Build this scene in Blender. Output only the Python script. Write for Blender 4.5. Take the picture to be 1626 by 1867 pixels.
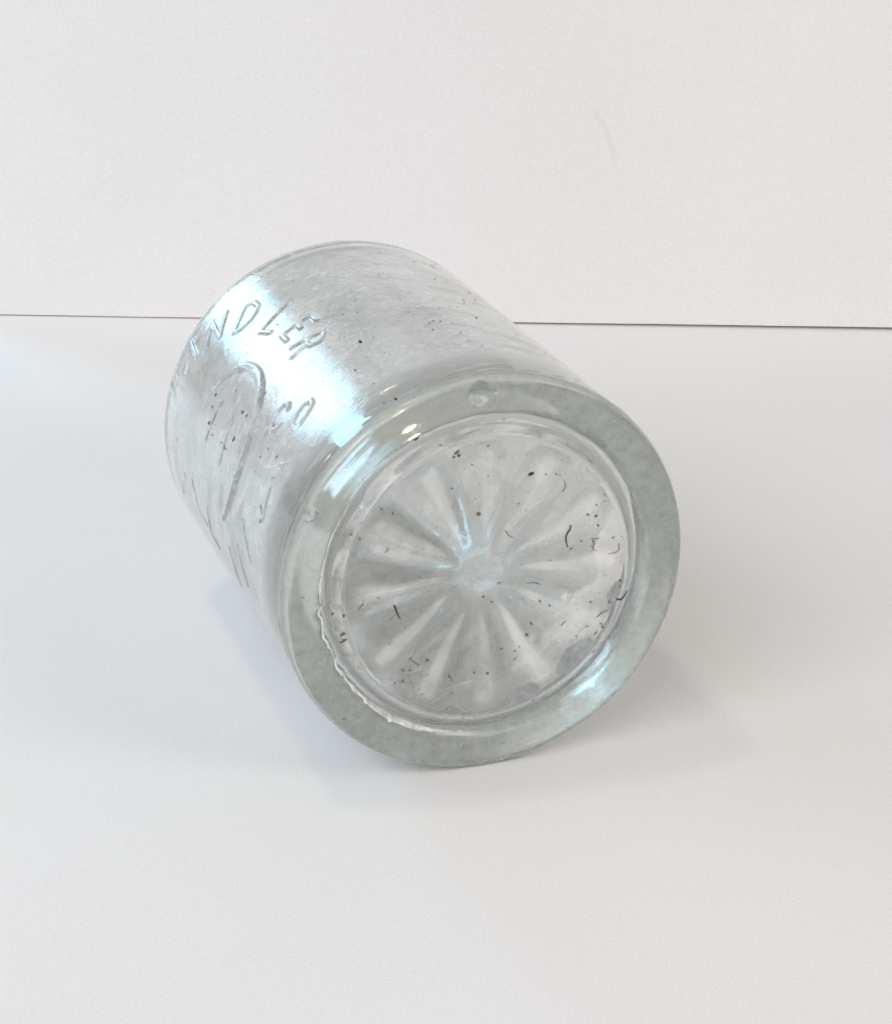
import bpy, math, random
import numpy as np
from mathutils import Matrix, Vector

for ob in list(bpy.data.objects):
    bpy.data.objects.remove(ob)
C = bpy.context.scene
COL = C.collection
S = 0.035                      # bottle radius in metres; shapes below are in bottle radii
rng = np.random.default_rng(7)
random.seed(7)

# ------------------------------------------------------------------ camera
F_PX, PITCH, ROLL, CAM_H = 4138.4, 0.3912, 0.017, 5.333
cp, sp, cr, sr = math.cos(PITCH), math.sin(PITCH), math.cos(ROLL), math.sin(ROLL)
r0, u0 = Vector((1, 0, 0)), Vector((0, sp, cp))
fw = Vector((0, cp, -sp))
right = cr * r0 + sr * u0
up = -sr * r0 + cr * u0
cam = bpy.data.cameras.new('camera')
cam.sensor_fit = 'VERTICAL'
cam.sensor_height = 24.0
cam.lens = F_PX / 1867 * 24.0
cam.clip_start, cam.clip_end = 0.01, 100
camo = bpy.data.objects.new('camera', cam)
COL.objects.link(camo)
m = Matrix.Identity(4)
for i in range(3):
    m[i][0], m[i][1], m[i][2] = right[i], up[i], -fw[i]
m[2][3] = CAM_H * S
camo.matrix_world = m
C.camera = camo

# ------------------------------------------------------------------ room light
w = bpy.data.worlds.new('World')
C.world = w
w.use_nodes = True
bg = w.node_tree.nodes['Background']
bg.inputs[0].default_value = (1.0, 0.978, 0.985, 1)
bg.inputs[1].default_value = 0.365

BX, BY, AZ = 0.1922, 9.7329, 0.3491      # base centre and turn of the bottle axis
WALL_Y = 16.75
AX = Vector((-math.sin(AZ), math.cos(AZ), 0))
BC = Vector((BX, BY, 1.0))

def area(name, pos, target, sx, sy, power, col):
    l = bpy.data.lights.new(name, 'AREA')
    l.shape = 'RECTANGLE'
    l.size, l.size_y = sx * S, sy * S
    l.energy = power
    l.color = col
    o = bpy.data.objects.new(name, l)
    COL.objects.link(o)
    o.location = Vector(pos) * S
    d = (Vector(target) - Vector(pos)).normalized()
    o.rotation_euler = d.to_track_quat('-Z', 'Y').to_euler()
    return o

def sph(az, el, dist):
    az, el = math.radians(az), math.radians(el)
    return (BX - .3 + dist * math.sin(az) * math.cos(el), BY + 1 + dist * math.cos(az) * math.cos(el), 1 + dist * math.sin(el))

def rad_power(L, sx, sy):       # watts that give an area lamp the radiance L
    return L * math.pi * sx * sy * S * S
WIN = (4.8, 5.4)
area('window_light', sph(-37.5, 18, 20), BC, *WIN, rad_power(7.5, *WIN), (0.36, 0.76, 1.0))
COOL = (14, 10)
area('cool_fill', sph(-84, 34, 24), BC, *COOL, rad_power(2.3, *COOL), (0.50, 0.76, 1.0))  # added cool fill from the left, apart from the window that makes the highlight
LMP = (2.2, 2.2)
area('ceiling_lamp', sph(-86, 73, 24), BC, *LMP, rad_power(34.0, *LMP), (1.0, 0.80, 0.55))
FRONT = (32, 20)
area('front_fill', sph(212, 38, 40), (0, 13, 1), *FRONT, rad_power(3.75, *FRONT), (0.97, 0.955, 0.985))  # unseen front fill, added to brighten wall and table
WARM = (6, 6)
area('warm_fill', sph(122, 36, 16), (2, 10, 0), *WARM, rad_power(3.5, *WARM), (1.0, 0.89, 0.75))  # added warm fill that tints the right side

C.view_settings.view_transform = 'Standard'
C.view_settings.look = 'None'
C.view_settings.exposure = 0.03
C.view_settings.gamma = 1.0
C.render.engine = 'CYCLES'
cy = C.cycles
cy.max_bounces = 28
cy.transmission_bounces = 24
cy.glossy_bounces = 12
cy.diffuse_bounces = 8
cy.caustics_reflective = cy.caustics_refractive = True
cy.blur_glossy = 0.4
cy.sample_clamp_indirect = 120.0
cy.use_denoising = True

# ------------------------------------------------------------------ helpers
def nodes(mat):
    mat.use_nodes = True
    nt = mat.node_tree
    nt.nodes.clear()
    return nt, nt.nodes.new, nt.links.new

def mesh_obj(name, verts, faces, mat, parent=None, smooth=True):
    me = bpy.data.meshes.new(name)
    v = np.asarray(verts, np.float32)
    f = np.asarray(faces, np.int32)
    k = f.shape[1]
    me.vertices.add(len(v)); me.vertices.foreach_set('co', v.ravel())
    me.loops.add(f.size); me.loops.foreach_set('vertex_index', f.ravel())
    me.polygons.add(len(f))
    me.polygons.foreach_set('loop_start', np.arange(0, f.size, k, dtype=np.int32))
    me.polygons.foreach_set('loop_total', np.full(len(f), k, np.int32))
    me.update(calc_edges=True)
    me.validate()
    me.polygons.foreach_set('use_smooth', np.full(len(me.polygons), bool(smooth)))
    me.materials.append(mat)
    o = bpy.data.objects.new(name, me)
    COL.objects.link(o)
    if parent is not None:
        o.parent = parent
    return o

def tag(o, label=None, cat=None, group=None, kind=None):
    for k, v in (('label', label), ('category', cat), ('group', group), ('kind', kind)):
        if v:
            o[k] = v

def box(x0, x1, y0, y1, z0, z1):
    v = [(x, y, z) for z in (z0, z1) for y in (y0, y1) for x in (x0, x1)]
    f = [(0, 2, 3, 1), (4, 5, 7, 6), (0, 1, 5, 4), (2, 6, 7, 3), (0, 4, 6, 2), (1, 3, 7, 5)]
    return np.array(v, float), f

_tab = rng.random((64, 64, 64)).astype(np.float32)
def vnoise(x, y, z):            # smooth value noise, period 64
    x, y, z = [np.asarray(q, np.float64) for q in np.broadcast_arrays(x, y, z)]
    i, j, k = np.floor(x).astype(int), np.floor(y).astype(int), np.floor(z).astype(int)
    fx, fy, fz = x - i, y - j, z - k
    fx, fy, fz = [q * q * (3 - 2 * q) for q in (fx, fy, fz)]
    def g(a, b, c):
        return _tab[(i + a) % 64, (j + b) % 64, (k + c) % 64]
    r = 0
    for a in (0, 1):
        for b in (0, 1):
            for c in (0, 1):
                r = r + g(a, b, c) * (fx if a else 1 - fx) * (fy if b else 1 - fy) * (fz if c else 1 - fz)
    return r * 2 - 1

# ------------------------------------------------------------------ materials
def paper(name, col, mark=None):
    mat = bpy.data.materials.new(name)
    nt, N, Lk = nodes(mat)
    out = N('ShaderNodeOutputMaterial'); b = N('ShaderNodeBsdfPrincipled')
    tc = N('ShaderNodeTexCoord')
    n1 = N('ShaderNodeTexNoise'); n1.inputs['Scale'].default_value = 9; n1.inputs['Detail'].default_value = 5
    n2 = N('ShaderNodeTexNoise'); n2.inputs['Scale'].default_value = 2300; n2.inputs['Detail'].default_value = 3
    Lk(tc.outputs['Object'], n1.inputs['Vector']); Lk(tc.outputs['Object'], n2.inputs['Vector'])
    ad = N('ShaderNodeMath'); ad.operation = 'MULTIPLY_ADD'; ad.inputs[1].default_value = 2.0
    Lk(n2.outputs['Fac'], ad.inputs[0]); Lk(n1.outputs['Fac'], ad.inputs[2])
    mr = N('ShaderNodeMapRange')
    mr.inputs['From Min'].default_value = 0.9; mr.inputs['From Max'].default_value = 2.1
    mr.inputs['To Min'].default_value = 0.92; mr.inputs['To Max'].default_value = 1.06
    Lk(ad.outputs[0], mr.inputs['Value'])
    mx = N('ShaderNodeVectorMath'); mx.operation = 'SCALE'; mx.inputs[0].default_value = col
    Lk(mr.outputs['Result'], mx.inputs['Scale'])
    src = mx.outputs['Vector']
    for (ax0, az0, bx0, bz0, wd, amt) in (mark or []):
        # a faint pencil-like scuff between two points of the sheet (metres)
        sx_ = N('ShaderNodeSeparateXYZ'); Lk(tc.outputs['Object'], sx_.inputs[0])
        L = math.hypot(bx0 - ax0, bz0 - az0); ux, uz = (bx0 - ax0) / L, (bz0 - az0) / L
        p = N('ShaderNodeVectorMath'); p.operation = 'SUBTRACT'
        Lk(tc.outputs['Object'], p.inputs[0]); p.inputs[1].default_value = (ax0, 0, az0)
        al = N('ShaderNodeVectorMath'); al.operation = 'DOT_PRODUCT'; al.inputs[1].default_value = (ux, 0, uz)
        ac = N('ShaderNodeVectorMath'); ac.operation = 'DOT_PRODUCT'; ac.inputs[1].default_value = (-uz, 0, ux)
        Lk(p.outputs[0], al.inputs[0]); Lk(p.outputs[0], ac.inputs[0])
        t = N('ShaderNodeMath'); t.operation = 'DIVIDE'; t.inputs[1].default_value = L
        Lk(al.outputs['Value'], t.inputs[0])
        # bow of the stroke
        q = N('ShaderNodeMath'); q.operation = 'MULTIPLY_ADD'; q.inputs[1].default_value = -1; q.inputs[2].default_value = 1
        Lk(t.outputs[0], q.inputs[0])
        bw = N('ShaderNodeMath'); bw.operation = 'MULTIPLY'; Lk(t.outputs[0], bw.inputs[0]); Lk(q.outputs[0], bw.inputs[1])
        off = N('ShaderNodeMath'); off.operation = 'MULTIPLY_ADD'; off.inputs[1].default_value = -0.3 * L
        Lk(bw.outputs[0], off.inputs[0]); Lk(ac.outputs['Value'], off.inputs[2])
        ab = N('ShaderNodeMath'); ab.operation = 'ABSOLUTE'; Lk(off.outputs[0], ab.inputs[0])
        m1 = N('ShaderNodeMapRange'); m1.inputs['From Min'].default_value = 0; m1.inputs['From Max'].default_value = wd
        m1.inputs['To Min'].default_value = amt; m1.inputs['To Max'].default_value = 0
        Lk(ab.outputs[0], m1.inputs['Value'])
        m2 = N('ShaderNodeMapRange'); m2.inputs['From Min'].default_value = 0; m2.inputs['From Max'].default_value = 0.12
        m2.inputs['To Min'].default_value = 0; m2.inputs['To Max'].default_value = 1
        Lk(bw.outputs[0], m2.inputs['Value'])
        mm = N('ShaderNodeMath'); mm.operation = 'MULTIPLY'; Lk(m1.outputs[0], mm.inputs[0]); Lk(m2.outputs[0], mm.inputs[1])
        nn = N('ShaderNodeMath'); nn.operation = 'MULTIPLY'; Lk(mm.outputs[0], nn.inputs[0]); Lk(n2.outputs['Fac'], nn.inputs[1])
        mix = N('ShaderNodeMix'); mix.data_type = 'RGBA'
        Lk(nn.outputs[0], mix.inputs['Factor']); Lk(src, mix.inputs['A']); mix.inputs['B'].default_value = (0.3, 0.28, 0.28, 1)
        src = mix.outputs['Result']
    Lk(src, b.inputs['Base Color'])
    b.inputs['Roughness'].default_value = 0.75
    b.inputs['Specular IOR Level'].default_value = 0.25
    bp = N('ShaderNodeBump'); bp.inputs['Strength'].default_value = 0.25; bp.inputs['Distance'].default_value = 0.0002
    Lk(n2.outputs['Fac'], bp.inputs['Height']); Lk(bp.outputs['Normal'], b.inputs['Normal'])
    Lk(b.outputs[0], out.inputs[0])
    return mat

def glass(name, tint, rough, bump_mm, scale, stretch=(1, 1, 1), fine=0.0, patch=0.0, haze=0.0, heel=False, pit=(0.3, 1.7), shine_wear=0.0):
    mat = bpy.data.materials.new(name)
    nt, N, Lk = nodes(mat)
    out = N('ShaderNodeOutputMaterial')
    g = N('ShaderNodeBsdfPrincipled')
    g.inputs['Base Color'].default_value = (*tint, 1)
    g.inputs['Transmission Weight'].default_value = 1.0 - haze
    g.inputs['IOR'].default_value = 1.5
    g.inputs['Roughness'].default_value = rough
    tc = N('ShaderNodeTexCoord'); mp = N('ShaderNodeMapping'); mp.inputs['Scale'].default_value = stretch
    Lk(tc.outputs['Object'], mp.inputs['Vector'])
    n1 = N('ShaderNodeTexNoise'); n1.inputs['Scale'].default_value = scale; n1.inputs['Detail'].default_value = 4
    n1.inputs['Roughness'].default_value = 0.62
    Lk(mp.outputs[0], n1.inputs['Vector'])
    bp = N('ShaderNodeBump'); bp.inputs['Strength'].default_value = 1.0; bp.inputs['Distance'].default_value = bump_mm / 1000
    Lk(n1.outputs['Fac'], bp.inputs['Height'])
    nrm = bp.outputs['Normal']
    if fine:
        n3 = N('ShaderNodeTexNoise'); n3.inputs['Scale'].default_value = scale * 4.5; n3.inputs['Detail'].default_value = 2
        Lk(mp.outputs[0], n3.inputs['Vector'])
        b2 = N('ShaderNodeBump'); b2.inputs['Distance'].default_value = fine / 1000
        Lk(n3.outputs['Fac'], b2.inputs['Height']); Lk(nrm, b2.inputs['Normal']); nrm = b2.outputs['Normal']
    Lk(nrm, g.inputs['Normal'])
    if patch:                   # worn, hazier areas
        n4 = N('ShaderNodeTexNoise'); n4.inputs['Scale'].default_value = 55; n4.inputs['Detail'].default_value = 6
        Lk(tc.outputs['Object'], n4.inputs['Vector'])
        mr = N('ShaderNodeMapRange'); mr.inputs['From Min'].default_value = 0.42; mr.inputs['From Max'].default_value = 0.7
        mr.inputs['To Min'].default_value = rough; mr.inputs['To Max'].default_value = rough + patch
        Lk(n4.outputs['Fac'], mr.inputs['Value']); Lk(mr.outputs[0], g.inputs['Roughness'])
    hz_src = None
    if haze:                    # fine pitting: haze that comes and goes
        n6 = N('ShaderNodeTexNoise'); n6.inputs['Scale'].default_value = 520; n6.inputs['Detail'].default_value = 4
        Lk(tc.outputs['Object'], n6.inputs['Vector'])
        n7 = N('ShaderNodeTexNoise'); n7.inputs['Scale'].default_value = 70; n7.inputs['Detail'].default_value = 3
        Lk(tc.outputs['Object'], n7.inputs['Vector'])
        sm = N('ShaderNodeMath'); sm.operation = 'ADD'; Lk(n6.outputs['Fac'], sm.inputs[0]); Lk(n7.outputs['Fac'], sm.inputs[1])
        hm = N('ShaderNodeMapRange'); hm.inputs['From Min'].default_value = 0.70; hm.inputs['From Max'].default_value = 1.30
        hm.inputs['To Min'].default_value = haze * pit[0]; hm.inputs['To Max'].default_value = haze * pit[1]
        Lk(sm.outputs[0], hm.inputs['Value'])
        hz_src = hm.outputs[0]
        if shine_wear:                # adds painted bright petal wedges, hub haze and worn disc edge
            at = N('ShaderNodeAttribute'); at.attribute_name = 'shine_wear'
            wr = N('ShaderNodeMath'); wr.operation = 'MULTIPLY_ADD'; wr.inputs[1].default_value = shine_wear
            Lk(at.outputs['Fac'], wr.inputs[0]); Lk(hz_src, wr.inputs[2]); hz_src = wr.outputs[0]
        iv = N('ShaderNodeMath'); iv.operation = 'SUBTRACT'; iv.inputs[0].default_value = 1.0
        Lk(hz_src, iv.inputs[1]); Lk(iv.outputs[0], g.inputs['Transmission Weight'])
    if heel:                    # the thick glass of the heel is smoother and clearer than the wall
        sz = N('ShaderNodeSeparateXYZ'); Lk(tc.outputs['Object'], sz.inputs[0])
        hz = N('ShaderNodeMapRange'); hz.inputs['From Min'].default_value = 0.10 * S; hz.inputs['From Max'].default_value = 0.34 * S
        hz.inputs['To Min'].default_value = 0.05
        Lk(sz.outputs['Z'], hz.inputs['Value'])
        Lk(hz.outputs[0], bp.inputs['Strength'])
        if fine: Lk(hz.outputs[0], b2.inputs['Strength'])
        tm = N('ShaderNodeMath'); tm.operation = 'MULTIPLY'; Lk(hz.outputs[0], tm.inputs[0]); Lk(hz_src, tm.inputs[1])
        tw = N('ShaderNodeMath'); tw.operation = 'SUBTRACT'; tw.inputs[0].default_value = 1.0
        Lk(tm.outputs[0], tw.inputs[1]); Lk(tw.outputs[0], g.inputs['Transmission Weight'])
        rm = N('ShaderNodeMath'); rm.operation = 'MULTIPLY'
        Lk(hz.outputs[0], rm.inputs[0])
        if patch: Lk(mr.outputs[0], rm.inputs[1])
        else: rm.inputs[1].default_value = rough
        Lk(rm.outputs[0], g.inputs['Roughness'])
    Lk(g.outputs[0], out.inputs[0])
    return mat

def plain(name, col, rough=0.7):
    mat = bpy.data.materials.new(name)
    nt, N, Lk = nodes(mat)
    out = N('ShaderNodeOutputMaterial'); b = N('ShaderNodeBsdfPrincipled')
    tc = N('ShaderNodeTexCoord'); n = N('ShaderNodeTexNoise'); n.inputs['Scale'].default_value = 900
    Lk(tc.outputs['Object'], n.inputs['Vector'])
    rp = N('ShaderNodeValToRGB')
    rp.color_ramp.elements[0].color = (*[c * 0.5 for c in col], 1); rp.color_ramp.elements[1].color = (*[c * 1.5 for c in col], 1)
    Lk(n.outputs['Fac'], rp.inputs[0]); Lk(rp.outputs[0], b.inputs['Base Color'])
    b.inputs['Roughness'].default_value = rough
    Lk(b.outputs[0], out.inputs[0])
    return mat

M_TABLE = paper('white_table_paper', (0.87, 0.865, 0.86))
M_WALL = paper('white_board_paper', (0.87, 0.865, 0.86),
               [(1.03 * S, 1.67 * S, 1.24 * S, 1.20 * S, 0.0011, 0.20)])
M_DARK = plain('dark_core', (0.03, 0.03, 0.03))
M_BODY = glass('clear_body_glass', (0.925, 0.942, 0.930), 0.05, 0.05, 420, (1, 1, 1.2), fine=0.032, patch=0.05, haze=0.26, heel=True)
M_INNER = glass('inner_glass', (0.955, 0.968, 0.958), 0.04, 0.05, 110, haze=0.06)
M_RING = glass('satin_ring_glass', (0.63, 0.668, 0.615), 0.17, 0.006, 500, haze=0.34, pit=(0.75, 1.25))
M_DISC = glass('petal_glass', (0.90, 0.915, 0.895), 0.06, 0.04, 380, fine=0.015, patch=0.06, haze=0.14, pit=(0.5, 1.5), shine_wear=0.48)
M_GLINT = glass('pale_glint_glass', (0.95, 0.955, 0.94), 0.25, 0.05, 600, haze=0.8)  # near-white colour carries the bevel's glint
M_SPECK = plain('black_speck', (0.026, 0.022, 0.019))
M_BROWN = plain('grey_brown_grit', (0.15, 0.125, 0.105))

# ------------------------------------------------------------------ setting
v, f = box(-26, 26, -4, WALL_Y + 3.0, -0.5, 0)
tb = mesh_obj('table', v * S, f, M_TABLE, smooth=False); tag(tb, kind='structure')
# the backdrop board stands on the table, a hair's breadth higher towards the right
xs = np.linspace(-3.75, 7.5, 150)
gap = 0.008 + 0.0026 * (xs + 3.75) + 0.0035 * vnoise(xs * 1.3, 0.5, 0.5) + 0.002 * vnoise(xs * 5.1, 2.5, 0.5)
LEAN = 3.6 * math.tan(math.radians(7))       # it leans back a little
v = np.concatenate([np.stack([xs, np.full_like(xs, yy), zz], -1) for yy, zz in
                    ((WALL_Y, gap), (WALL_Y + LEAN, np.full_like(xs, 3.6)), (WALL_Y + LEAN + .5, np.full_like(xs, 3.6)), (WALL_Y + .5, gap))])
n_ = len(xs)
f = [(k * n_ + i, k * n_ + i + 1, (k + 1) % 4 * n_ + i + 1, (k + 1) % 4 * n_ + i) for k in range(4) for i in range(n_ - 1)]
f += [(0, n_, 2 * n_, 3 * n_), (n_ - 1, 2 * n_ - 1, 3 * n_ - 1, 4 * n_ - 1)]
wl = mesh_obj('backdrop_wall', v * S, f, M_WALL, smooth=False); tag(wl, kind='structure')
ELL= [(-0.045, 0.318, 0.0152, 0.0138, 0), (0.198, 0.503, 0.0221, 0.011, 15), (0.148, 0.349, 0.0055, 0.0055, 0), (0.568, 0.326, 0.0069, 0.0055, 0), (0.426, 0.085, 0.0097, 0.0069, 30), (0.554, 0.193, 0.011, 0.0069, -40), (0.628, 0.127, 0.011, 0.005, 20), (-0.71, -0.184, 0.0249, 0.011, 22), (-0.707, -0.224, 0.0304, 0.0088, 25), (-0.755, -0.085, 0.011, 0.0083, -20), (-0.712, -0.086, 0.0152, 0.0083, 70), (-0.747, -0.131, 0.0055, 0.0055, 0), (-0.739, -0.169, 0.0055, 0.0055, 0), (-0.17, 0.65, 0.0221, 0.0088, 35), (-0.159, 0.633, 0.011, 0.011, 0), (-0.35, 0.721, 0.0193, 0.0097, 50), (-0.247, 0.691, 0.0083, 0.0069, 0), (-0.183, 0.628, 0.011, 0.0083, -30), (-0.294, -0.387, 0.0097, 0.011, 60), (-0.411, -0.424, 0.0055, 0.011, 10), (-0.378, -0.429, 0.0055, 0.0083, 80), (-0.419, -0.475, 0.0069, 0.0138, 10), (-0.459, -0.477, 0.0055, 0.0083, 0), (-0.375, -0.482, 0.005, 0.005, 0), (-0.298, -0.456, 0.005, 0.005, 0), (-0.328, -0.547, 0.011, 0.0041, 30), (-0.17, -0.58, 0.011, 0.0055, 40), (-0.057, -0.487, 0.0088, 0.0083, 20), (0.007, -0.496, 0.0088, 0.0083, 20), (-0.182, -0.491, 0.0055, 0.0138, 0), (0.088, -0.395, 0.0138, 0.005, 0), (0.155, -0.454, 0.0166, 0.005, 35), (0.154, -0.413, 0.011, 0.0044, 25), (0.21, -0.332, 0.0124, 0.0097, -30), (0.173, -0.39, 0.0061, 0.0061, 0), (0.247, -0.678, 0.0138, 0.0055, 75), (-0.111, -0.716, 0.011, 0.0044, 30), (-0.055, -0.719, 0.0083, 0.005, 80), (0.24, -0.287, 0.0124, 0.0069, -50), (0.275, -0.168, 0.011, 0.0061, -60), (0.321, -0.192, 0.0083, 0.0069, 30), (-0.002, -0.118, 0.0097, 0.0083, 70), (0.038, -0.149, 0.0083, 0.005, 30), (0.489, 0.266, 0.0138, 0.0069, -30), (0.532, 0.252, 0.011, 0.011, 0), (0.526, 0.314, 0.0055, 0.0055, 0), (0.505, -0.31, 0.0083, 0.0055, 0), (0.528, -0.197, 0.0097, 0.0069, 0), (0.582, -0.313, 0.0166, 0.0055, -35), (0.589, -0.331, 0.011, 0.0083, 0), (0.623, -0.208, 0.0069, 0.0069, 60), (0.621, -0.289, 0.0069, 0.0069, 0), (0.555, -0.358, 0.0138, 0.0055, 35), (0.461, -0.368, 0.0083, 0.0055, -30), (0.41, 0.206, 0.0077, 0.0166, 0), (0.535, 0.111, 0.0055, 0.0083, 0), (0.475, 0.118, 0.005, 0.011, 0), (0.533, 0.083, 0.0083, 0.0044, 0), (0.673, -0.099, 0.0083, 0.011, 0), (0.671, -0.13, 0.005, 0.011, 0), (-0.711, -0.62, 0.0097, 0.005, 0), (-0.903, 0.027, 0.0055, 0.0055, 0), (-0.543, -0.023, 0.0083, 0.0041, -45), (-0.096, 0.583, 0.0055, 0.0055, 0), (-0.021, 0.666, 0.011, 0.0055, 0), (0.079, 0.762, 0.0083, 0.0069, 0), (-0.182, 0.466, 0.0055, 0.0069, 40), (-0.471, 0.384, 0.0055, 0.011, 0), (-0.531, 0.419, 0.011, 0.0041, -60), (-0.633, 0.288, 0.005, 0.011, 0), (-0.673, 0.307, 0.0124, 0.0055, 35), (-0.329, 0.034, 0.0061, 0.0041, 0), (0.324, 0.034, 0.0061, 0.0055, 0), (-0.014, 0.516, 0.005, 0.005, 0), (0.264, 0.498, 0.0069, 0.0055, 0), (0.319, 0.491, 0.0083, 0.0055, 0), (0.341, 0.478, 0.0055, 0.0055, 0), (0.569, 0.359, 0.0055, 0.0055, 0), (0.623, -0.525, 0.0055, 0.0055, 0), (0.548, -0.46, 0.0124, 0.0044, 25)]
FIB= [[[-0.454, -0.091], [-0.443, -0.115], [-0.435, -0.142], [-0.424, -0.16]], [[0.66, -0.195], [0.681, -0.204], [0.707, -0.202], [0.723, -0.19], [0.731, -0.176]], [[0.411, 0.192], [0.398, 0.157], [0.402, 0.119], [0.409, 0.093]], [[-0.379, -0.369], [-0.354, -0.393], [-0.332, -0.41]], [[0.529, 0.126], [0.536, 0.097], [0.531, 0.074], [0.545, 0.07]], [[0.537, 0.125], [0.565, 0.124]], [[0.655, 0.095], [0.656, 0.067], [0.64, 0.055], [0.603, 0.051]], [[0.554, -0.268], [0.588, -0.252], [0.619, -0.248]], [[0.385, -0.308], [0.393, -0.288], [0.401, -0.278]], [[0.546, -0.469], [0.557, -0.462], [0.571, -0.461]], [[0.063, -0.056], [0.088, -0.051]], [[0.094, 0.215], [0.111, 0.188], [0.139, 0.17]], [[-0.504, 0.195], [-0.496, 0.208], [-0.499, 0.222]], [[0.278, -0.088], [0.25, -0.076], [0.208, -0.076]], [[0.367, 0.384], [0.38, 0.41], [0.367, 0.447]], [[-0.171, -0.498], [-0.165, -0.523]], [[-0.62, -0.035], [-0.633, -0.055], [-0.646, -0.076]]]
BODY= [(1.564, 152.6, 0.0083, 0.011, -20), (1.536, 155.9, 0.0069, 0.011, -20), (1.499, 160.3, 0.0116, 0.0116, 0), (1.405, 162.1, 0.0055, 0.0061, 0), (1.238, 161.0, 0.0055, 0.0066, 0), (1.088, 156.8, 0.0083, 0.0166, -20), (1.169, 161.2, 0.0069, 0.0083, 0), (1.139, 161.1, 0.0069, 0.0055, 0), (1.034, 140.5, 0.0055, 0.011, -40), (0.801, 111.3, 0.0221, 0.0083, 8), (0.543, 118.0, 0.0166, 0.0055, 8), (0.78, 91.2, 0.011, 0.0055, 10), (0.807, 89.6, 0.0083, 0.0055, 0), (0.791, 87.8, 0.0083, 0.0055, 0), (0.68, 92.3, 0.011, 0.0044, 0), (0.902, 74.7, 0.0138, 0.005, 0), (0.982, 93.5, 0.011, 0.0041, 20), (0.607, 85.6, 0.011, 0.0041, 0), (0.058, 115.6, 0.0166, 0.0083, 10), (-0.006, 112.9, 0.0083, 0.0069, 0), (0.088, 118.6, 0.0083, 0.0055, 0), (1.353, 146.6, 0.0055, 0.0055, 0), (1.136, 149.3, 0.011, 0.011, 0), (1.073, 149.0, 0.0083, 0.0083, 0), (0.692, 153.6, 0.0083, 0.0055, 30), (0.654, 150.2, 0.0083, 0.0055, 0), (0.517, 149.7, 0.0055, 0.011, -30), (0.422, 166.7, 0.0055, 0.0138, 0), (-0.098, 135.9, 0.0083, 0.0055, 0), (-0.008, 141.5, 0.0083, 0.0221, -40), (-0.012, 139.8, 0.0055, 0.0166, -40), (1.521, 125.0, 0.0083, 0.0055, 20), (1.268, 70.6, 0.011, 0.0039, 0), (1.052, 79.6, 0.0055, 0.0039, 0)]
# ------------------------------------------------------------------ the bottle
# local frame: +Z runs along the bottle from base to mouth, X to its right, -Y up
bottle = bpy.data.objects.new('glass_bottle', None)
COL.objects.link(bottle)
bottle.empty_display_size = 0.01
Yl = Vector((0, 0, -1))
Xl = Vector((math.cos(AZ), math.sin(AZ), 0))
mm = Matrix.Identity(4)
for i in range(3):
    mm[i][0], mm[i][1], mm[i][2] = Xl[i], Yl[i], AX[i]
    mm[i][3] = BC[i] * S
bottle.matrix_world = mm
tag(bottle, 'clear glass bottle lying on its side on the white table, petalled base towards the viewer', 'bottle')

def revolve(r, z, phi, close=True):
    """grid surface; r, z: (nphi, n) arrays, phi in degrees measured up from +X"""
    a = np.radians(phi)[:, None]
    v = np.stack([r * np.cos(a), -r * np.sin(a), z], -1)
    n0, n1 = r.shape
    idx = np.arange(n0 * n1).reshape(n0, n1)
    i2 = np.roll(idx, -1, 0)
    f = np.stack([idx[:, :-1], idx[:, 1:], i2[:, 1:], i2[:, :-1]], -1).reshape(-1, 4)
    return v.reshape(-1, 3), f

# --- raised lettering: strokes in the unrolled plane (u towards the base, w upwards), centre at ax 1.3, phi 158
GL = {
    'N': [[(-.3, -.5), (-.3, .5), (.3, -.5), (.3, .5)]],
    'D': [[(-.28, -.5), (-.28, .5), (.02, .48), (.26, .25), (.3, 0), (.26, -.25), (.02, -.48), (-.28, -.5)]],
    'L': [[(-.22, .5), (-.22, -.5), (.28, -.5)]],
    'E': [[(.26, .5), (-.24, .5), (-.24, -.5), (.28, -.5)], [(-.24, .02), (.16, .02)]],
    'R': [[(-.26, -.5), (-.26, .5), (.06, .5), (.27, .37), (.27, .14), (.06, 0), (-.26, 0)], [(.04, 0), (.3, -.5)]],
    'A': [[(-.32, -.5), (0, .5), (.32, -.5)], [(-.2, -.14), (.2, -.14)]],
    'H': [[(-.28, -.5), (-.28, .5)], [(.28, -.5), (.28, .5)], [(-.28, 0), (.28, 0)]],
    'C': [[(.29, .3), (.12, .48), (-.1, .48), (-.29, .22), (-.3, 0), (-.29, -.22), (-.1, -.48), (.12, -.48), (.29, -.3)]],
    'O': [[(0, .5), (-.24, .35), (-.31, 0), (-.24, -.35), (0, -.5), (.24, -.35), (.31, 0), (.24, .35), (0, .5)]],
}
strokes = []
LET = [('H', -.90, -.07, 166, .17), ('A', -.88, .13, 155, .18), ('N', -.745, .32, 144, .20), ('D', -.565, .495, 138, .21),
       ('L', -.285, .60, 112, .21), ('E', -.03, .645, 90, .18), ('R', .19, .62, 70, .18), ('C', .565, .285, 114, .15), ('O', .735, .375, 112, .16)]
for ch, cu, cw, an, hh in LET:
    t = math.radians(an)
    ux, uy = math.sin(t), -math.cos(t)      # reading direction
    ox, oy = math.cos(t), math.sin(t)       # letter's up
    for st in GL[ch]:
        strokes.append(([(cu + hh * (.95 * p * ux + q * ox), cw + hh * (.95 * p * uy + q * oy)) for p, q in st], 0.0150, 0.0105))
circ = [(0.40 * math.cos(t) + .02, 0.40 * math.sin(t) - .06) for t in np.radians(np.linspace(152, -48, 40))]
strokes.append((circ, 0.027, 0.021))
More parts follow.
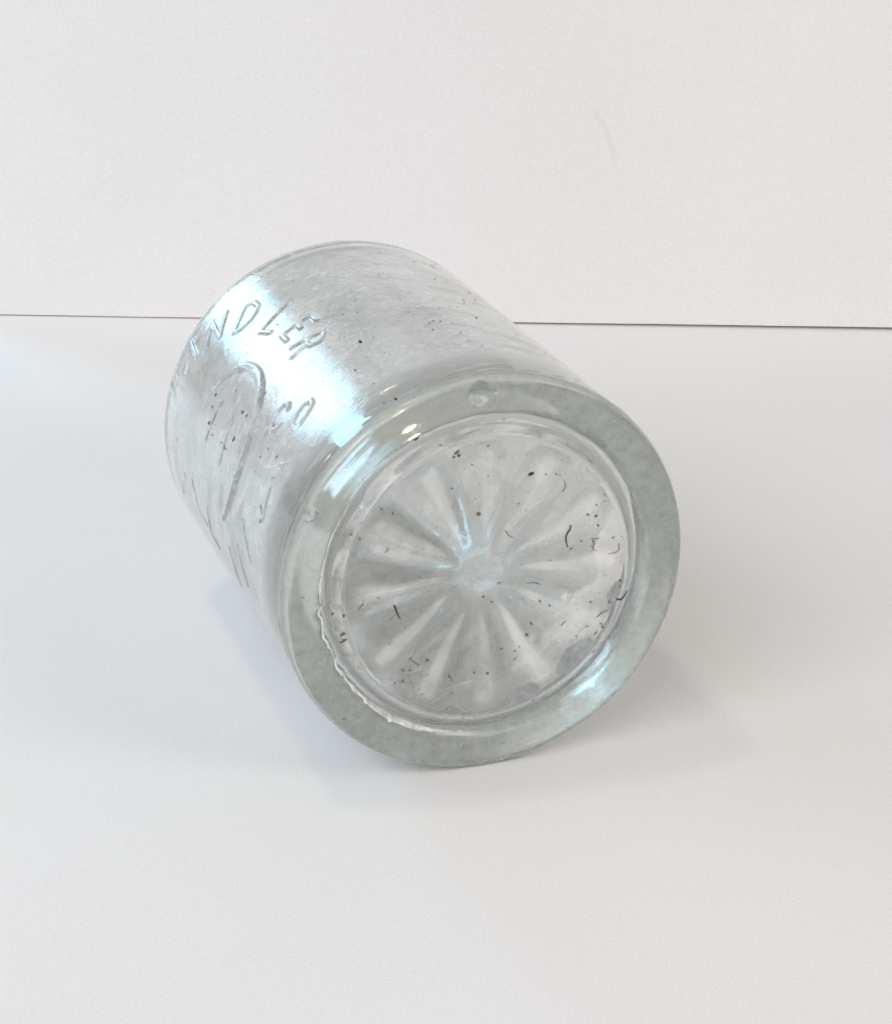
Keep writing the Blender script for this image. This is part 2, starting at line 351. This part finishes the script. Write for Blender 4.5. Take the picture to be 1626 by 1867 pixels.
# monogram and lower lettering, worn
for st in ([(-.14, .1), (-.18, -.12)], [(.08, .10), (.12, -.14)],
           [(.7, .07), (.88, .14)], [(.83, -.1), (.91, -.14), (.87, .01)], [(-.37, -.42), (-.31, -.55), (-.15, -.58)],
           [(-.05, -.45), (-.06, -.6), (.08, -.62)], [(.36, -.5), (.44, -.68)], [(.54, -.4), (.66, -.58)], [(-.55, -.45), (-.7, -.62)],
           [(.62, -.25), (.8, -.4)], [(-.7, -.3), (-.86, -.42)]):
    strokes.append((st, 0.012, 0.006))

def emboss(U, W):
    h = np.zeros_like(U)
    for pts, hw, ht in strokes:
        d = np.full(U.shape, 9.0)
        for (x0, y0), (x1, y1) in zip(pts[:-1], pts[1:]):
            dx, dy = x1 - x0, y1 - y0
            t = np.clip(((U - x0) * dx + (W - y0) * dy) / (dx * dx + dy * dy + 1e-9), 0, 1)
            d = np.minimum(d, np.hypot(U - x0 - t * dx, W - y0 - t * dy))
        q = np.clip(1 - (d / (hw * 1.25)) ** 2, 0, 1)
        h = np.maximum(h, ht * q * q * (3 - 2 * q))
    return h

# angular spacing: finer over the lettered side
ph = np.concatenate([np.arange(80, 205, 0.3), np.arange(205, 440, 1.25)])
# outer profile: heel seam -> straight wall -> shoulder -> neck -> lip
RS, A0 = 0.30, 2.26
def outer_profile():
    z = list(np.arange(0.02, A0, 0.0065)); r = [1.0] * len(z)
    for t in np.radians(np.arange(0, 62, 2.0)):
        z.append(A0 + RS * math.sin(t)); r.append(1 - RS * (1 - math.cos(t)))
    zs, rs_ = z[-1], r[-1]
    t = np.linspace(0, 1, 16)[1:]
    sl = -math.tan(math.radians(60))
    # shoulder blends into the neck
    for q in t:
        z.append(zs + q * 0.42); r.append(rs_ + (0.42 - rs_) * (1 - (1 - q) ** 1.9))
    for q in np.linspace(0, 1, 10)[1:]:
        z.append(zs + 0.42 + q * 0.35); r.append(0.42 - 0.01 * q)
    return np.array(r), np.array(z)
ro, zo = outer_profile()
ZN = zo[-1]
P, Zg = np.meshgrid(ph, zo, indexing='ij')
Rg = np.repeat(ro[None, :], len(ph), 0)
U = -(Zg - 1.3); W = np.radians(158 - P)
a = np.radians(P)
wob = 0.004 * vnoise(np.cos(a) * 2.2 + 9, np.sin(a) * 2.2 + 5, Zg * 1.7) + 0.0012 * vnoise(np.cos(a) * 7 + 19, np.sin(a) * 7 + 15, Zg * 9)
fade = np.clip((Zg - 0.16) / 0.2, 0, 1) * np.clip((A0 + .2 - Zg) / .2, 0, 1)
h = np.zeros_like(Rg)
sel = P < 204.9
h[sel] = emboss(U[sel], W[sel])
h *= (0.80 + 0.35 * vnoise(U * 6 + 3, W * 6 + 8, 0.5))
# mould seam just above the heel: a low broken ridge
seam = 0.004 * np.exp(-((Zg - 0.045 - 0.006 * vnoise(np.cos(a) * 6, np.sin(a) * 6, 3)) / 0.010) ** 2) * np.clip(0.5 + vnoise(np.cos(a) * 14, np.sin(a) * 14, 7) * 1.4, 0, 1)
Rg = Rg + wob * fade + h * fade + seam
Rg = np.minimum(Rg, 1.03)
vo, fo = revolve(Rg, Zg, ph)
body = mesh_obj('body', vo * S, fo, M_BODY, bottle)

# inner cavity
phi2 = np.arange(0, 360, 1.5)
def inner_profile():
    z, r = [], []
    RI, ZB = 0.885, 0.26
    for q in np.linspace(0.002, RI - 0.22, 34):
        r.append(q); z.append(ZB - 0.0 * (1 - (q / .68) ** 2))
    z0 = z[-1]
    for t in np.radians(np.arange(6, 91, 6)):
        r.append(RI - .22 + .22 * math.sin(t)); z.append(z0 + .22 * (1 - math.cos(t)))
    for q in np.linspace(z[-1], A0 - .02, 90)[1:]:
        r.append(RI); z.append(q)
    zz = z[-1]
    for t in np.radians(np.arange(4, 61, 4)):
        z.append(zz + .24 * math.sin(t)); r.append(RI - .24 * (1 - math.cos(t)))
    zs, rs_ = z[-1], r[-1]
    for q in np.linspace(0, 1, 14)[1:]:
        z.append(zs + q * (ZN - 0.35 - zs)); r.append(rs_ + (0.30 - rs_) * (1 - (1 - q) ** 1.9))
    for q in np.linspace(0, 1, 8)[1:]:
        z.append(ZN - .35 + .35 * q); r.append(.30)
    return np.array(r), np.array(z)
ri, zi = inner_profile()
P2, Zi = np.meshgrid(phi2, zi, indexing='ij')
Ri = np.repeat(ri[None], len(phi2), 0)
a2 = np.radians(P2)
wv = vnoise(np.cos(a2) * Ri * 2.6 + 3, np.sin(a2) * Ri * 2.6 + 7, Zi * 1.4 + 4)
Ri = Ri * (1 + 0.010 * wv * np.clip(Ri / .3, 0, 1))
Zi = Zi + 0.003 * vnoise(np.cos(a2) * Ri * 4 + 13, np.sin(a2) * Ri * 4 + 17, 2.5) * np.clip((.5 - Zi) / .2, 0, 1)
# cavity floor tilted to steer the window's glare away from the hub
Zi = Zi + (0.14 * np.cos(a2) - 0.17 * np.sin(a2)) * Ri * np.clip((.62 - Zi) / .4, 0, 1)
vi, fi = revolve(Ri, Zi, phi2)
fi = fi[:, ::-1]
inner = mesh_obj('inner_wall', vi * S, fi, M_INNER, bottle)
# small cap at the middle of the cavity floor
k = len(phi2)
cap_idx = np.arange(k) * len(zi)
me = inner.data
import bmesh
bm = bmesh.new(); bm.from_mesh(me); bm.verts.ensure_lookup_table()
bm.faces.new([bm.verts[int(i)] for i in cap_idx])
bmesh.ops.recalc_face_normals(bm, faces=bm.faces)
# cavity surface must look into the hollow: test one wall face
fc = max(bm.faces, key=lambda q: q.calc_center_median().xy.length)
ctr = fc.calc_center_median()
if fc.normal.xy.dot(ctr.xy) > 0:
    bmesh.ops.reverse_faces(bm, faces=bm.faces)
for q in bm.faces: q.smooth = True
bm.to_mesh(me); bm.free()

# lip: joins outer and inner wall at the mouth
ro_e, ri_e = ro[-1], 0.30
lr = [ro_e, ro_e + .07, ro_e + .10, ro_e + .10, ro_e + .06, ro_e, ri_e + .05, ri_e]
lz = [ZN, ZN + .01, ZN + .05, ZN + .14, ZN + .19, ZN + .20, ZN + .18, ZN]
vl, fl = revolve(np.repeat([lr], k, 0), np.repeat([lz], k, 0), phi2)
mesh_obj('lip', vl * S, fl, M_BODY, bottle)

# --- base: rounded ring, groove, petalled disc
NP = 720
ph3 = np.arange(0, 360, 360 / NP)
a3 = np.radians(ph3)
rp = [1.0, .9995, .997, .992, .984, .973, .958, .940, .915, .885, .860, .840, .825, .812, .803, .797]
zp = [.020, .004, -.010, -.021, -.031, -.038, -.042, -.043, -.042, -.039, -.035, -.030, -.022, -.010, 0.006, 0.026]
Rr = np.repeat([rp], NP, 0); Zr = np.repeat([zp], NP, 0)
# rough, spiky edge of the groove on the left
ang = ph3
jag = np.clip(1 - np.abs(ang - 192) / 38, 0, 1)[:, None]
spk = vnoise(ang / 2.1, 3.3, 1.2)[:, None]
spk2 = np.clip(vnoise(ang / 4.3, 8.3, 1.2)[:, None], 0, 1) ** 2
near = np.clip((0.86 - Rr) / .05, 0, 1)
Rr = Rr + near * (0.012 * jag * spk + 0.035 * jag * spk2 + 0.0025 * vnoise(ang / 5, 1.1, 4)[:, None])
Zr = Zr + 0.004 * vnoise(np.cos(a3)[:, None] * Rr * 4, np.sin(a3)[:, None] * Rr * 4, 8)
# bruise in the ring near the top and a blister on the left of the heel
def dimple(u0, v0, rad, dep):
    x = np.cos(a3)[:, None] * Rr; y = np.sin(a3)[:, None] * Rr
    d = np.hypot(x - u0, y - v0) / rad
    return dep * np.clip(1 - d * d, 0, 1)
Rr[:, 0] = 1.0; Zr[:, 0] = .020
edge_r, edge_z = Rr[:, -1].copy(), Zr[:, -1].copy()
# refine the ring profile for the dimples
def refine(A, n=4):
    x = np.arange(A.shape[1]); xi = np.linspace(0, x[-1], x[-1] * n + 1)
    return np.stack([np.interp(xi, x, row) for row in A])
Rr, Zr = refine(Rr), refine(Zr)
Zr = Zr + dimple(-.066, .925, .058, .045) + dimple(.02, .935, .03, .015) - dimple(-.86, .432, .03, .03)
vr, fr = revolve(Rr, Zr, ph3)
vr = np.concatenate([vr]); 
ring = mesh_obj('base_ring', vr * S, fr[:, ::-1], M_RING, bottle)

def disc_height(u, v):
    """front surface of the petalled disc (axial, + is inwards)"""
    u, v = np.asarray(u, float), np.asarray(v, float)
    x, y = u + .010, v + .0
    r = np.hypot(x, y); t = np.degrees(np.arctan2(y, x))
    z = 0.020 - 0.060 * np.clip((r - .18) / .52, 0, 1) ** 2
    # twelve raised petals, widening outwards, with a sharp crest and rounded ends
    q = ((t - 16.0) / 30.0) % 1.0
    crest = 0.5 - 0.5 * np.cos(2 * np.pi * q)
    amp = 0.036 * np.clip((r - .11) / .34, 0, 1) ** 1.4 * np.clip((.69 - r) / .09, 0, 1) ** .7
    z = z - amp * crest * (0.9 + .15 * np.sin(np.floor((t - 16) / 30) * 2.3))
    # boss in the middle
    z = z - 0.004 * np.clip(1 - (r / .10) ** 2, 0, 1) ** 1.5 
    # outer slope down into the groove
    s = np.clip((r - .715) / .075, 0, 1)
    z = z + s * 0.066
    z = z + 0.006 * vnoise(x * 9, y * 9, 4.4) + 0.0012 * vnoise(x * 26, y * 26, 1.4)
    return z
nr = 150
qr = np.linspace(0.0015, 1, nr)[None, :]
Rd = qr * np.clip(edge_r, .7, .95)[:, None]
Ud, Vd = Rd * np.cos(a3)[:, None], Rd * np.sin(a3)[:, None]
Zd = disc_height(Ud, Vd)
bl = np.clip((qr - .90) / .10, 0, 1)
Zd = Zd * (1 - bl) + edge_z[:, None] * bl
vd, fd = revolve(Rd, Zd, ph3)
disc = mesh_obj('base_disc', vd * S, fd, M_DISC, bottle)
rr_, tt_ = np.hypot(Ud + .01, Vd), np.degrees(np.arctan2(Vd, Ud + .01))
wq = ((tt_ - 16.0 + 4 * vnoise(rr_ * 5, np.floor((tt_ - 16) / 30), 3.3)) / 30.0) % 1.0
shine_wear = np.clip(1.25 - np.abs(wq - .5) / .185, 0, 1) * np.clip((rr_ - .13) / .16, 0, 1) * np.clip((.675 - rr_) / .05, 0, 1)  # bright wedges of refracted light painted onto the petals as haze
shine_wear = shine_wear * shine_wear * (3 - 2 * shine_wear) * (.75 + .35 * vnoise(np.floor((tt_ - 16) / 30) * 1.7, 4.4, 1.1)) * (.85 + .3 * vnoise(Ud * 14, Vd * 14, 2.2))
shine_wear += .5 * np.clip((rr_ - .70) / .02, 0, 1) * np.clip((.735 - rr_) / .02, 0, 1)        # worn edge of the disc
shine_wear += 0.30 * np.clip((.15 - rr_) / .06, 0, 1)  # hub hazed to mute the glare there
at = disc.data.attributes.new('shine_wear', 'FLOAT', 'POINT')
at.data.foreach_set('value', np.clip(shine_wear, 0, 1).astype(np.float32).ravel())

# --- added jagged white ridge standing in for light on the groove's left bevel
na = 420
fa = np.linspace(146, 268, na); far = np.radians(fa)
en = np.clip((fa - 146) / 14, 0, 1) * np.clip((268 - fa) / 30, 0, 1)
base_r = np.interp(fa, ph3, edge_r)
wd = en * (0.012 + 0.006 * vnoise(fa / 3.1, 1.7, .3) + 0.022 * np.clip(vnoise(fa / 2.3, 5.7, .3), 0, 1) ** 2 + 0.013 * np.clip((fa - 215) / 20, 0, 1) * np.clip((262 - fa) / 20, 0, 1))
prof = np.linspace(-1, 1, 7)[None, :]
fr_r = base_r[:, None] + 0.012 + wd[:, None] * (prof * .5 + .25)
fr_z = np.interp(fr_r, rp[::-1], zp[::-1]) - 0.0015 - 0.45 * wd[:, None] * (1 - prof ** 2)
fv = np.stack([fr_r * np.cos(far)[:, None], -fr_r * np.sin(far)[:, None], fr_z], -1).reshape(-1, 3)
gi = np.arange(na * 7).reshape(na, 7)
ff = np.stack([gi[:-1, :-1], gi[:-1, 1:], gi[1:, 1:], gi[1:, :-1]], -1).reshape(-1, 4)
mesh_obj('glint_ridge', fv * S, ff[:, ::-1], M_GLINT, bottle)

# --- specks, fibres
def blob(name, centre, ex, ey, ez, a, b, c, mat, parent, seed):
    rg = np.random.default_rng(seed)
    nu, nv = 10, 6
    vs, fs = [], []
    for i in range(nv + 1):
        th = math.pi * i / nv
        for j in range(nu):
            f_ = 2 * math.pi * j / nu
            s = 1 + .22 * (rg.random() - .5)
            vs.append(np.array(centre) + s * (a * math.sin(th) * math.cos(f_) * ex + b * math.sin(th) * math.sin(f_) * ey + c * math.cos(th) * ez))
    for i in range(nv):
        for j in range(nu):
            fs.append((i * nu + j, (i + 1) * nu + j, (i + 1) * nu + (j + 1) % nu, i * nu + (j + 1) % nu))
    return vs, fs

def on_disc(u, v):
    r = math.hypot(u, v)
    z = float(disc_height(u, v)) if r < .76 else float(np.interp(r, rp[::-1], zp[::-1]))
    return np.array((u, -v, z - 0.002))

def build_specks(items, frame, big_limit, label_mat):
    sv, sf, n = [], [], 0
    for i, it in enumerate(items):
        cen, ex, ey, ez, a_, b_ = frame(it)
        vs, fs = blob('speck', cen, ex, ey, ez, a_, b_, min(a_, b_) * .7, label_mat, bottle, i)
        if a_ * 362 * 2 >= big_limit or b_ * 362 * 2 >= big_limit:
            mesh_obj('speck', np.array(vs) * S, fs, M_SPECK if i < 2 or i % 3 == 0 else label_mat, bottle)
        else:
            sf += [tuple(q + n for q in f_) for f_ in fs]; sv += vs; n += len(vs)
    o = mesh_obj('fine_specks', np.array(sv) * S, sf, label_mat, bottle)
    o['kind'] = 'stuff'

def disc_frame(it):
    u, v, a_, b_, an = it
    t = math.radians(an)
    return on_disc(u, v), np.array((math.cos(t), -math.sin(t), 0)), np.array((math.sin(t), math.cos(t), 0)), np.array((0, 0, 1.)), a_ * .72, b_ * .72
more = []
for _ in range(190):
    r, t = .72 * math.sqrt(random.random()), random.uniform(0, 2 * math.pi)
    u, v = r * math.cos(t), r * math.sin(t)
    if random.random() > (0.25 + .5 * (v < -.25) + .4 * (u > .4)):
        continue
    q = random.uniform(.0014, .0034)
    more.append((u, v, q * random.uniform(1, 2.2), q, random.uniform(0, 180)))
build_specks(ELL + more, disc_frame, 10, M_BROWN)

def body_frame(it):
    ax_, phi, a_, b_, an = it
    p = math.radians(phi)
    i0 = int(np.argmin(np.abs(ph - phi))); j0 = int(np.argmin(np.abs(zo - max(ax_, .03))))
    R = Rg[i0, j0] + .001
    n_ = np.array((math.cos(p), -math.sin(p), 0)); tz = np.array((0, 0, 1.)); tp = np.array((-math.sin(p), -math.cos(p), 0))
    return np.array((R * n_[0], R * n_[1], ax_)), tz, tp, n_, a_ * .95, b_ * .85
bmore = [(random.uniform(.1, 2.2), random.uniform(60, 180), q * random.uniform(1, 2.5), q, 0)
         for q in (random.uniform(.0015, .004) for _ in range(150))]
build_specks([b for b in BODY if b[0] > .03] + bmore, body_frame, 10, M_BROWN)

def tube(pts, rad):
    pts = [np.array(p) for p in pts]
    # resample smoothly
    out = []
    n = len(pts)
    for i in range(n - 1):
        p0, p1, p2, p3 = pts[max(i - 1, 0)], pts[i], pts[i + 1], pts[min(i + 2, n - 1)]
        for t in np.linspace(0, 1, 5)[:-1]:
            out.append(.5 * (2 * p1 + (p2 - p0) * t + (2 * p0 - 5 * p1 + 4 * p2 - p3) * t ** 2 + (3 * p1 - p0 - 3 * p2 + p3) * t ** 3))
    out.append(pts[-1])
    vs, fs = [], []
    k = 6
    for i, p in enumerate(out):
        d = out[min(i + 1, len(out) - 1)] - out[max(i - 1, 0)]
        d = d / (np.linalg.norm(d) + 1e-9)
        e1 = np.cross(d, (0, 0, 1.)); e1 /= np.linalg.norm(e1) + 1e-9
        e2 = np.cross(d, e1)
        rr = rad * (1.15 - .6 * i / len(out))
        for j in range(k):
            t = 2 * math.pi * j / k
            vs.append(p + rr * (math.cos(t) * e1 + math.sin(t) * e2))
    for i in range(len(out) - 1):
        for j in range(k):
            fs.append((i * k + j, i * k + (j + 1) % k, (i + 1) * k + (j + 1) % k, (i + 1) * k + j))
    return vs, fs
for i, pl in enumerate(FIB):
    vs, fs = tube([on_disc(u, v) + np.array((0, 0, -.002)) for u, v in pl], 0.0042 if i < 3 else .0025)
    o = mesh_obj('fibre', np.array(vs) * S, fs, M_SPECK if i < 3 else M_BROWN, bottle)
